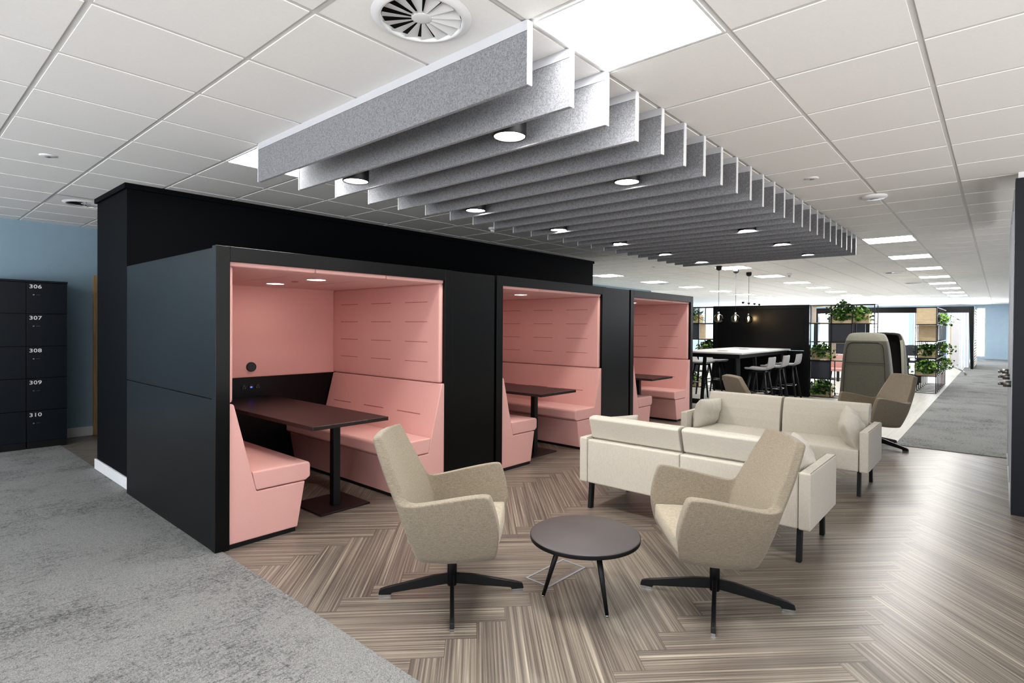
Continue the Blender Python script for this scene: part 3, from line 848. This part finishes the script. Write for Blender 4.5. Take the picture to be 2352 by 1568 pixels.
dup(st, (11.38, 3.27, 0), R(90), 'pale grey bar stool on the corridor side of the bar table, middle')
dup(st, (12.27, 3.27, 0), R(90), 'pale grey bar stool on the corridor side of the bar table, next to the screen')
dup(st, (11.62, 4.80, 0), R(-90), 'grey bar stool on the booth side of the table, half hidden by the booth', 'bar stools on the booth side of the table')
dup(st, (12.42, 4.80, 0), R(-90), 'grey bar stool on the booth side of the table, nearest the dark screen', 'bar stools on the booth side of the table')

def pendant(x, y, zb, label, grp, r=.085):
    t = thing('pendant_lamp', label, 'pendant lamp', (x, y, CEIL), 0, grp)
    MB().lathe([(0, 0), (.058, 0), (.056, -.055), (.045, -.075), (.012, -.09), (0, -.09)], n=28).build('ceiling_cup', M['blackm'], t)
    MB().cone((0, 0, -.085), (0, 0, zb - CEIL + .115), .0035, .0035, 8).build('cord', M['blackm'], t)
    c = zb - CEIL
    h = MB().lathe([(0, .12), (.016, .12), (.018, .105), (.018, .06), (0, .06)], c=(0, 0, c), n=18).build('lamp_holder', M['chrome'], t)
    MB().lathe([(.018, .085), (.03, .078), (.06, .062), (r, .03), (r * 1.02, -.01), (r * .98, -.045), (.06, -.075), (.03, -.084), (0, -.086)], c=(0, 0, c), n=32).build('glass_globe', M['smoke'], t)
    MB().lathe([(0, .055), (.010, .05), (.016, .02), (.014, -.01), (0, -.022)], c=(0, 0, c), n=16).build('bulb', M['filament'], t)
    return t
P0 = pendant(11.154, 4.277, 1.66, 'clear glass pendant lamp above the bar table, leftmost of three', 'glass pendant lamps over the bar table')
dup(P0, (11.947, 4.22, CEIL), 0, 'clear glass pendant lamp above the bar table, middle of three')
dup(P0, (12.80, 4.235, CEIL), 0, 'clear glass pendant lamp above the bar table, closest to the dark screen')
for k, (x, y) in enumerate([(27.15, 9.24), (28.23, 9.33), (28.87, 9.265), (29.77, 9.316)]):
    dup(P0, (x, y, CEIL), 0, 'tiny far pendant lamp above the dark screen, %s ceiling cup from the left' % ORD[k], 'far pendant lamps')

t = thing('dark_screen', 'tall black framed screen panel at the end of the bar table', 'partition', (12.99, 3.045, 0))
W, H = 2.065, 1.965
m = MB(); m.box(0, .10, 0, .095, 0, H); m.box(0, .10, W - .095, W, 0, H); m.box(0, .10, .095, W - .095, H - .08, H)
m.build('frame', M['black'], t, .002, 1)
m = MB(); m.box(.02, .06, .095, W - .095, 0.0, .978); m.box(.02, .06, .095, W - .095, .983, H - .08)
m.build('panel', M['black'], t)
m = MB()
for y in (.9, 1.12):
    for k in range(14): m.box(.0185, .02, y - .006 + .12 * 0, y + .006, .12 + k * .028, .127 + k * .028)
m.build('air_slots', M['greyrim'], t)

# ------------------------------------------------------------------ shelving grids with planters
def rod_frame(ncol, nrow, ndep, cw, ch, cd):
    m = MB(); r = .0085
    Ws, Hs, Ds = ncol * cw, nrow * ch, ndep * cd
    for i in range(ncol + 1):
        for k in range(ndep + 1):
            m.box(k * cd - r, k * cd + r, -i * cw - r, -i * cw + r, 0, Hs + r)
    for j in range(nrow + 1):
        z = max(r, j * ch)
        for k in range(ndep + 1): m.box(k * cd - r, k * cd + r, -Ws, 0, z - r, z + r)
        for i in range(ncol + 1): m.box(0, Ds, -i * cw - r, -i * cw + r, z - r, z + r)
    return m
CW, CH, CD = .388, .391, .40
g1 = thing('grid_shelf', 'black metal grid shelf with planters between the dark screen and the high-back chairs', 'shelf', (13.19, 3.062, 0), 0, 'black metal grid shelves')
rod_frame(3, 5, 1, CW, CH, CD).build('frame', M['blackm'], g1)
g2 = thing('grid_shelf', 'black metal grid shelf one box wide and seven deep beside the corridor carpet', 'shelf', (15.70, 1.452, 0), 0, 'black metal grid shelves')
rod_frame(1, 5, 7, .384, CH, CD).build('frame', M['blackm'], g2)
g3 = thing('grid_shelf', 'black metal grid shelf showing between the farthest booth and the dark screen', 'shelf', (13.19, 5.925, 0), 0, 'black metal grid shelves')
rod_frame(2, 5, 1, CW - .003, CH, CD).build('frame', M['blackm'], g3)
def felt_part(shelf, ci, rj, cw=CW, x=.012):
    MB().box(x, x + .02, -(ci + 1) * cw + .008, -ci * cw - .008, rj * CH + .008, (rj + 1) * CH - .008).build('felt_panel', M['feltdark'], shelf, .002, 1)
felt_part(g1, 1, 3); felt_part(g1, 0, 1); felt_part(g3, 0, 3); felt_part(g3, 0, 1)

def open_box(x, y, z, w, h, d, label):
    t = thing('wooden_box', label, 'box', (x, y, z), 0)
    m = MB(); k = .012
    m.box(0, d, -w, -w + k, 0, h); m.box(0, d, -k, 0, 0, h); m.box(0, d, -w + k, -k, 0, k); m.box(0, d, -w + k, -k, h - k, h)
    m.build('sides', M['ply'], t)
    return t
def closed_box(x, y, z, w, h, d, label):
    t = thing('wooden_box', label, 'box', (x, y, z), 0)
    MB().box(0, d, -w, 0, 0, h).build('body', M['ply'], t, .003, 1)
    MB().box(-.004, 0, -w + .004, -.004, .004, h - .004).build('front_panel', M['ply'], t)
    return t
c0 = .0095
open_box(13.20, 3.062 - .01, 4 * CH + c0, CW - .02, CH - .02, CD - .03, 'open pale wooden box in the top left of the shelf by the dark screen')
open_box(13.20, 3.062 - CW - .01, 2 * CH + c0, CW - .02, CH - .02, CD - .03, 'open pale wooden box in the middle row behind the high-back chair')
closed_box(15.71, 1.452 - .01, 4 * CH + c0, .364, CH - .02, .37, 'closed pale plywood box at the top of the narrow corridor shelf')
closed_box(16.11, 1.452 - .01, 3 * CH + c0, .364, CH - .02, .37, 'closed pale plywood box second from the top of the corridor shelf')
open_box(13.20, 5.925 - CW - .01, 3 * CH + c0, CW - .025, CH - .02, CD - .03, 'open pale wooden box in the shelf left of the dark screen')

def planter(x, y, z, w, label, h=.20, d=.30):
    t = thing('planter_box', label, 'planter', (x, y, z), 0, 'pale wooden planter boxes')
    m = MB(); k = .012
    m.box(0, d, -w, -w + k, 0, h); m.box(0, d, -k, 0, 0, h); m.box(0, k, -w + k, -k, 0, h); m.box(d - k, d, -w + k, -k, 0, h); m.box(k, d - k, -w + k, -k, 0, k)
    m.build('box', M['ply'], t, .0015, 1)
    MB().box(k, d - k, -w + k, -k, k, h - .025).build('soil', M['soil'], t)
    return t
def plant(x, y, z, w, label, h=.15, d=.28, n=150, seed=1, droop=.13, spread=.06, light=.15, ferny=False, name='potted_plant'):
    rnd = random.Random(seed)
    t = thing(name, label, 'plant', (x, y, z), 0, 'green plants in the shelf planters')
    m = MB()
    stem = MB()
    for k in range(int(n * 2.0)):
        py = -w * .5 + rnd.gauss(0, 1) * (w * .30); px = d * .5 + rnd.gauss(0, 1) * d * .28
        edge = abs(py + w / 2) / (w / 2)
        pz = rnd.uniform(.0, h) * (1.15 - .5 * min(1.3, edge))
        if rnd.random() < .38:                                   # trailing leaves over the front and the ends
            px = rnd.uniform(-spread - .02, .02); pz = rnd.uniform(-droop, .07)
        if edge > 1.02: pz = rnd.uniform(-droop, h * .55)
        py = max(-w - spread * 1.4, min(spread * 1.4, py))
        s = rnd.uniform(.020, .038)
        ax = Vector((rnd.uniform(-1, .6), rnd.uniform(-1, 1), rnd.uniform(-.7, .7))).normalized()
        nrm = Vector((rnd.uniform(-1, .2), rnd.uniform(-.6, .6), rnd.uniform(.1, 1))).normalized()
        side = ax.cross(nrm).normalized()
        if ferny: s *= 1.1
        c = Vector((px, py, pz))
        wd = .78 if not ferny else .3
        tip = c + ax * s * (1 if not ferny else 2.2) - nrm * s * .25
        mi = 0 if rnd.random() < .5 else (1 if rnd.random() > light * 2 else 2)
        b = c - ax * s
        l1 = c - ax * s * .35 + side * s * wd + nrm * s * .12; l2 = c + ax * s * .45 + side * s * wd * .72
        r1 = c - ax * s * .35 - side * s * wd + nrm * s * .12; r2 = c + ax * s * .45 - side * s * wd * .72
        for q in ([b, l1, c, r1], [l1, l2, tip, c], [c, tip, r2, r1]):
            f = m.face([tuple(p) for p in q], mi); f.smooth = True
        if k % 4 == 0: stem.cone((d * .5 + rnd.uniform(-.05, .05), max(-w * .92, min(-w * .08, py * .8 - w * .1)), -.03), tuple(b), .003, .0018, 5, False)
    m.build('leaves', [M['leaf'], M['leafdark'], M['leaflight']], t, normals=False)
    stem.build('stems', M['leafdark'], t)
    return t
def planted(x, y, z, w, where, seed, **kw):
    planter(x, y, z, w, 'pale wooden planter box ' + where)
    plant(x, y, z + .19, w, 'leafy green trailing plant ' + where, seed=seed, **kw)
Y1 = 3.062
planted(13.20, Y1 - CW - .01, 4 * CH + c0, CW - .02, 'at the top of the shelf beside the screen', 11, h=.26, n=230)
planted(13.36, Y1 - 2 * CW + .03, 4 * CH + c0, .30, 'at the back of the top row, right of the taller plant', 12, h=.15, light=.5, n=150)
planted(13.20, Y1 - .01, 2 * CH + c0, CW - .02, 'in the middle row of the shelf beside the screen', 13, h=.14)
planted(13.20, Y1 - .01, c0 + .004, CW - .02, 'at floor level of the shelf beside the screen', 14, h=.15, n=220, spread=.1)
planted(15.71, 1.452 - .01, CH + c0, .364, 'in the front of the corridor shelf, lower row', 15, h=.15, n=240, spread=.14, light=.3)
planted(16.11, 1.452 - .01, 2 * CH + c0, .364, 'in the corridor shelf, one row under the plywood boxes', 16, h=.13, n=170, spread=.06)
plant(16.6, 1.452 - .12, 4 * CH + .12, .46, 'light green trailing plant at the top of the corridor shelf', h=.16, seed=17, n=150, light=.6, spread=.1)
plant(17.3, 1.452 - .14, CH + .22, .44, 'light green trailing plant at the back of the corridor shelf', h=.16, seed=18, n=120, light=.5, spread=.08)
plant(17.0, 1.452 - .16, 2 * CH + .22, .42, 'green trailing plant in the back of the middle row, corridor shelf', h=.12, seed=23, n=110, light=.4, spread=.06)
planted(13.20, 5.925 - .014, 4 * CH + c0, CW - .032, 'at the top of the shelf behind the farthest booth', 19, h=.18, n=200, ferny=True)
planted(13.20, 5.925 - CW - .01, 2 * CH + c0, CW - .03, 'in the middle row of the shelf behind the farthest booth', 20, h=.15, n=190)
planted(13.20, 5.925 - .014, c0 + .004, CW - .032, 'at floor level of the shelf behind the farthest booth', 21, h=.12, n=120)

# ------------------------------------------------------------------ high-back hooded chairs
def hooded(loc, rz, label):
    t = thing('hooded_chair', label, 'armchair', loc, rz, 'grey high-back hooded chairs')   # back at x=0, opens to +x
    m = MB(); bm = m.bm
    zs = [.16, .45, .90, 1.16, 1.265, 1.36, 1.40]
    hw = [.385, .37, .34, .315, .295, .262, .22]
    dp = [.74, .70, .54, .43, .37, .27, .20]
    bx = [.0, .005, .02, .032, .045, .13, .20]
    rows = []
    for z, w, d, b in zip(zs, hw, dp, bx):
        c = .07
        rows.append([(b + d, w, z), (b + d * .5, w, z), (b + c, w, z), (b, w - c, z), (b, w * .4, z), (b, -w * .4, z), (b, -w + c, z), (b + c, -w, z), (b + d * .5, -w, z), (b + d, -w, z)])
    V = m.grid(rows)
    top = V[-1]
    # closed hood roof
    bm.faces.new([top[0], top[1], top[8], top[9]]); bm.faces.new([top[1], top[2], top[7], top[8]])
    bm.faces.new([top[2], top[3], top[6], top[7]]); bm.faces.new([top[3], top[4], top[5], top[6]])
    bmesh.ops.recalc_face_normals(bm, faces=bm.faces[:])
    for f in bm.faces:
        if f.calc_center_median().z > 1.27: f.material_index = 2  # roof coloured as if lit from above
    if sum(f.normal.z for f in bm.faces if f.calc_center_median().z > 1.39) < 0: bmesh.ops.reverse_faces(bm, faces=bm.faces[:])
    for f in bm.faces: f.smooth = True
    o = m.build('hood_shell', [M['hood'], M['hooddark'], M['hoodlit'], M['hooddark']], t, normals=False)
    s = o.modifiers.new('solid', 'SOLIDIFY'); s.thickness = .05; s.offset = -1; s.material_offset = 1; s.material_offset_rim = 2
    s.edge_crease_inner = s.edge_crease_outer = .6
    q = o.modifiers.new('sub', 'SUBSURF'); q.levels = q.render_levels = 2
    # seams on the back, below the top coloured as lit
    sm = MB()
    pts = [(-.004, -.30, .30), (-.002, -.275, .89), (.020, -.255, 1.14), (.030, -.235, 1.205), (.036, -.18, 1.235), (.036, .18, 1.235), (.030, .235, 1.205), (.020, .255, 1.14), (-.002, .275, .89), (-.004, .30, .30)]
    sm.tube(pts, .0045, 6); sm.tube([(-.002, -.275, .905), (-.002, .275, .905)], .0045, 6)
    sm.build('seam', M['hooddark'], o)
    puffy(.06, .68, -.31, .31, .24, .44, .015, .01, .02, 6).build('seat_cushion', M['hood'], t, .02, 3)
    for x in (.08, .62):
        for y in (-.28, .28): MB().cone((x, y, .18), (x, y * 1.08, 0), .014, .010, 10).build('leg', M['blackm'], t)
    return t
hooded((10.55, 1.65, 0), R(3), 'grey high-back hooded chair seen from behind, beside the grid shelf')
hooded((12.78, 1.63, 0), R(180), 'grey high-back hooded chair facing us, mostly hidden behind the nearer one')

# ------------------------------------------------------------------ far meeting frame, curtain, whiteboard, desks
t = thing('meeting_frame', 'large black framed meeting bay with slatted side at the end of the corridor', 'meeting booth', (26.4, .70, 0))
YW = 5.3
m = MB(); m.prism([(0, 0), (.085, 0), (.155, 2.315), (0, 2.315)], 0, 0, .45); m.box(0, .45, 3.26, 3.40, 0, 2.315); m.box(0, .45, YW - .15, YW, 0, 2.315); m.build('posts', M['black'], t)
MB().box(0, .45, .155, YW - .15, 2.09, 2.315).build('top_beam', M['black'], t)
m = MB(); m.box(.45, 3.4, .03, .10, 0, 2.25); m.build('side_wall', M['black'], t)
m = MB()
for k in range(22): m.box(.45, 3.4, -.012, .03, .06 + k * .10, .125 + k * .10)
m.build('slats', M['ply'], t)
MB().box(1.2, 1.25, 3.6, YW - .3, .05, 2.0).build('rear_screen', M['feltdark'], t)
# curtain
m = MB(); rows = [[], []]
for k in range(60):
    u = k / 59; y = .86 + .64 * u; x = 26.92 + .035 * math.sin(u * 46) + .01 * math.sin(u * 17)
    rows[0].append((x, y - .02 * (1 - u), .03)); rows[1].append((x, y, 2.10))
m.grid(rows)
cm, cnt_, cb = newmat('white_curtain')
f = noise(cnt_, coords(cnt_), 30.0, 2); cnt_.links.new(ramp(cnt_, f, [(.3, lin((236, 236, 238))), (.7, lin((246, 246, 247)))]), cb.inputs['Base Color']); cb.inputs['Roughness'].default_value = .9
tl = cnt_.nodes.new('ShaderNodeBsdfTranslucent'); tl.inputs['Color'].default_value = (.9, .92, .95, 1); mx = cnt_.nodes.new('ShaderNodeMixShader'); mx.inputs[0].default_value = .55
cnt_.links.new(cb.outputs[0], mx.inputs[1]); cnt_.links.new(tl.outputs[0], mx.inputs[2]); cnt_.links.new(mx.outputs[0], cnt_.nodes['Material Output'].inputs['Surface'])
o = m.build('curtain', cm)
tag(o, 'white floor-length curtain gathered inside the black meeting bay', 'curtain')
# whiteboard on wheels
t = thing('mobile_whiteboard', 'narrow white board on chrome wheeled legs beside the corridor', 'whiteboard', (22.66, 1.12, 0), 0)
m = MB(); m.box(-.02, .03, -.16, .07, .28, 1.63); m.build('board', M['whitetop'], t, .004, 1)
MB().box(-.024, .034, .045, .075, .28, 1.63).build('edge_strip', M['ply'], t)
for sy in (-1, 1):
    lg = MB().tube([(0, -.03, .26), (0, sy * .24 - .03, .14), (0, sy * .30 - .03, .06)], .022, 10).build('leg', M['chrome'], t)
    MB().cone((-.015, sy * .30 - .03, .035), (.015, sy * .30 - .03, .035), .035, .035, 16).build('caster', M['steel'], lg)
def desk(loc, w, d, label):
    t = thing('office_desk', label, 'desk', loc, 0, 'white office desks')
    MB().box(0, d, 0, w, .70, .73).build('desktop', M['whitetop'], t, .002, 1)
    for x in (.05, d - .05):
        for y in (.05, w - .05): MB().box(x - .03, x + .03, y - .03, y + .03, 0, .70).build('leg', M['blackm'], t)
    return t
dk = desk((17.85, 1.56, 0), 1.7, .8, 'white office desk seen right of the hooded chairs, nearer one')
dup(dk, (21.2, 1.75, 0), 0, 'white office desk seen right of the hooded chairs, farther one')
dup(dk, (17.4, 2.75 + .55, 0), 0, 'white office desk seen through the grid shelf behind the planters')
def office_chair(loc, rz, label):
    t = thing('office_chair', label, 'office chair', loc, rz, 'dark office chairs at the desks')
    puffy(-.22, .22, -.22, .22, .44, .50, 0, 0, .01, 5).build('seat', M['feltdark'], t)
    puffy(-.25, -.20, -.20, .20, .58, .98, .01, 0, 0, 5).build('backrest', M['feltdark'], t)
    MB().bar((-.22, 0, .46), (-.235, 0, .62), .06, .02).build('back_post', M['blackm'], t)
    MB().cone((0, 0, .08), (0, 0, .44), .025, .025, 12).build('post', M['blackm'], t)
    for k in range(5):
        a = 2 * math.pi * k / 5
        lg = MB().bar((0, 0, .09), (.30 * math.cos(a), .30 * math.sin(a), .065), .04, .03).build('leg', M['blackm'], t)
        MB().cone((.30 * math.cos(a) - .012, .30 * math.sin(a), .028), (.30 * math.cos(a) + .012, .30 * math.sin(a), .028), .028, .028, 10).build('caster', M['blackm'], lg)
    return t
oc = office_chair((17.45, 1.95, 0), 0, 'dark office chair in front of the nearer white desk')
dup(oc, (20.75, 2.1, 0), R(10), 'dark office chair in front of the farther white desk')
def pink_chair(loc, rz, label):
    t = thing('side_chair', label, 'chair', loc, rz)
    puffy(-.22, .22, -.22, .22, .42, .48, 0, 0, .012, 5).build('seat', M['pink'], t)
    puffy(-.25, -.20, -.21, .21, .44, .82, .012, 0, 0, 5).build('backrest', M['pink'], t)
    for sx in (1, -1):
        for sy in (1, -1): MB().cone((sx * .16, sy * .16, .43), (sx * .21, sy * .21, 0), .016, .011, 10).build('leg', M['blackm'], t)
    return t
pink_chair((15.6, 3.0, 0), R(200), 'pink side chair seen through the grid shelf beside the screen')

# ------------------------------------------------------------------ light and camera
w = bpy.data.worlds.new('World'); scn.world = w; w.use_nodes = True
wn = w.node_tree; bg = wn.nodes['Background']
tc = wn.nodes.new('ShaderNodeTexCoord'); sx = wn.nodes.new('ShaderNodeSeparateXYZ'); wn.links.new(tc.outputs['Generated'], sx.inputs[0])
wr = wn.nodes.new('ShaderNodeValToRGB'); e = wr.color_ramp.elements
e[0].position = 0.0; e[0].color = (1.7, 1.68, 1.64, 1); e[1].position = 1.0; e[1].color = (.4, .42, .46, 1)  # brighter lower half is added fill that lifts the ceiling
for p_, c_ in ((.44, (1.7, 1.68, 1.64, 1)), (.50, (.34, .35, .37, 1)), (.56, (.34, .36, .39, 1))):
    q_ = e.new(p_); q_.color = c_
mr = wn.nodes.new('ShaderNodeMapRange'); mr.inputs[1].default_value = -1; mr.inputs[2].default_value = 1
wn.links.new(sx.outputs[2], mr.inputs[0]); wn.links.new(mr.outputs[0], wr.inputs[0])
wn.links.new(wr.outputs[0], bg.inputs[0])
mr2 = wn.nodes.new('ShaderNodeMapRange'); mr2.inputs[1].default_value = .55; mr2.inputs[2].default_value = .85; mr2.inputs[3].default_value = 1.0; mr2.inputs[4].default_value = 7.0
wn.links.new(sx.outputs[0], mr2.inputs[0]); wn.links.new(mr2.outputs[0], bg.inputs[1])

def area(name, loc, rot, sx, sy, power, c=(1, 1, 1)):
    l = bpy.data.lights.new(name, 'AREA'); l.shape = 'RECTANGLE'; l.size = sx; l.size_y = sy; l.energy = power; l.color = c
    o = bpy.data.objects.new(name, l); col.objects.link(o); o.location = loc; o.rotation_euler = rot; return o

area('daylight_left', (-4.4, 4.0, 1.5), (0, R(-90), 0), 2.2, 6.0, 38, (.86, .93, 1.0))
area('daylight', (36.9, 4.0, 1.45), (0, R(90), 0), 3.2, 16.0, 1400, (.86, .93, 1.0))
f, yaw, pitch, roll, cx, cy, Hc = 1279.6625, R(40.92120969), R(-0.50256712), R(-0.4087958), 1185.71416, 760.189095, 1.46174789
c, s = math.cos(yaw), math.sin(yaw)
Fh = Vector((c, s, 0)); Rt = Vector((s, -c, 0)); Up = Vector((0, 0, 1))
Fw = Fh * math.cos(pitch) + Up * math.sin(pitch); U0 = -Fh * math.sin(pitch) + Up * math.cos(pitch)
# image x axis / y axis after roll
Xa = Rt * math.cos(roll) - U0 * math.sin(roll)
Xa = Rt * math.cos(roll) + U0 * (-math.sin(roll)); Ya = Rt * math.sin(roll) + U0 * math.cos(roll)
cam = bpy.data.cameras.new('camera'); co = bpy.data.objects.new('camera', cam); col.objects.link(co)
cam.sensor_fit = 'HORIZONTAL'; cam.sensor_width = 36.0; cam.lens = f / 2352 * 36.0
cam.shift_x = (1176 - cx) / 2352; cam.shift_y = (cy - 784) / 2352
cam.clip_start = 0.05; cam.clip_end = 200
mat = Matrix((( Xa.x, Ya.x, -Fw.x, 0), (Xa.y, Ya.y, -Fw.y, 0), (Xa.z, Ya.z, -Fw.z, Hc), (0, 0, 0, 1)))
co.matrix_world = mat
scn.camera = co
scn.view_settings.view_transform = 'Standard'
scn.view_settings.look = 'Medium High Contrast'
scn.view_settings.exposure = 1.3
scn.cycles.use_denoising = True
scn.cycles.max_bounces = 7
scn.cycles.use_adaptive_sampling = True
scn.cycles.adaptive_threshold = 0.03
scn.cycles.diffuse_bounces = 4
scn.cycles.caustics_reflective = False; scn.cycles.caustics_refractive = False
scn.cycles.sample_clamp_indirect = 6.0
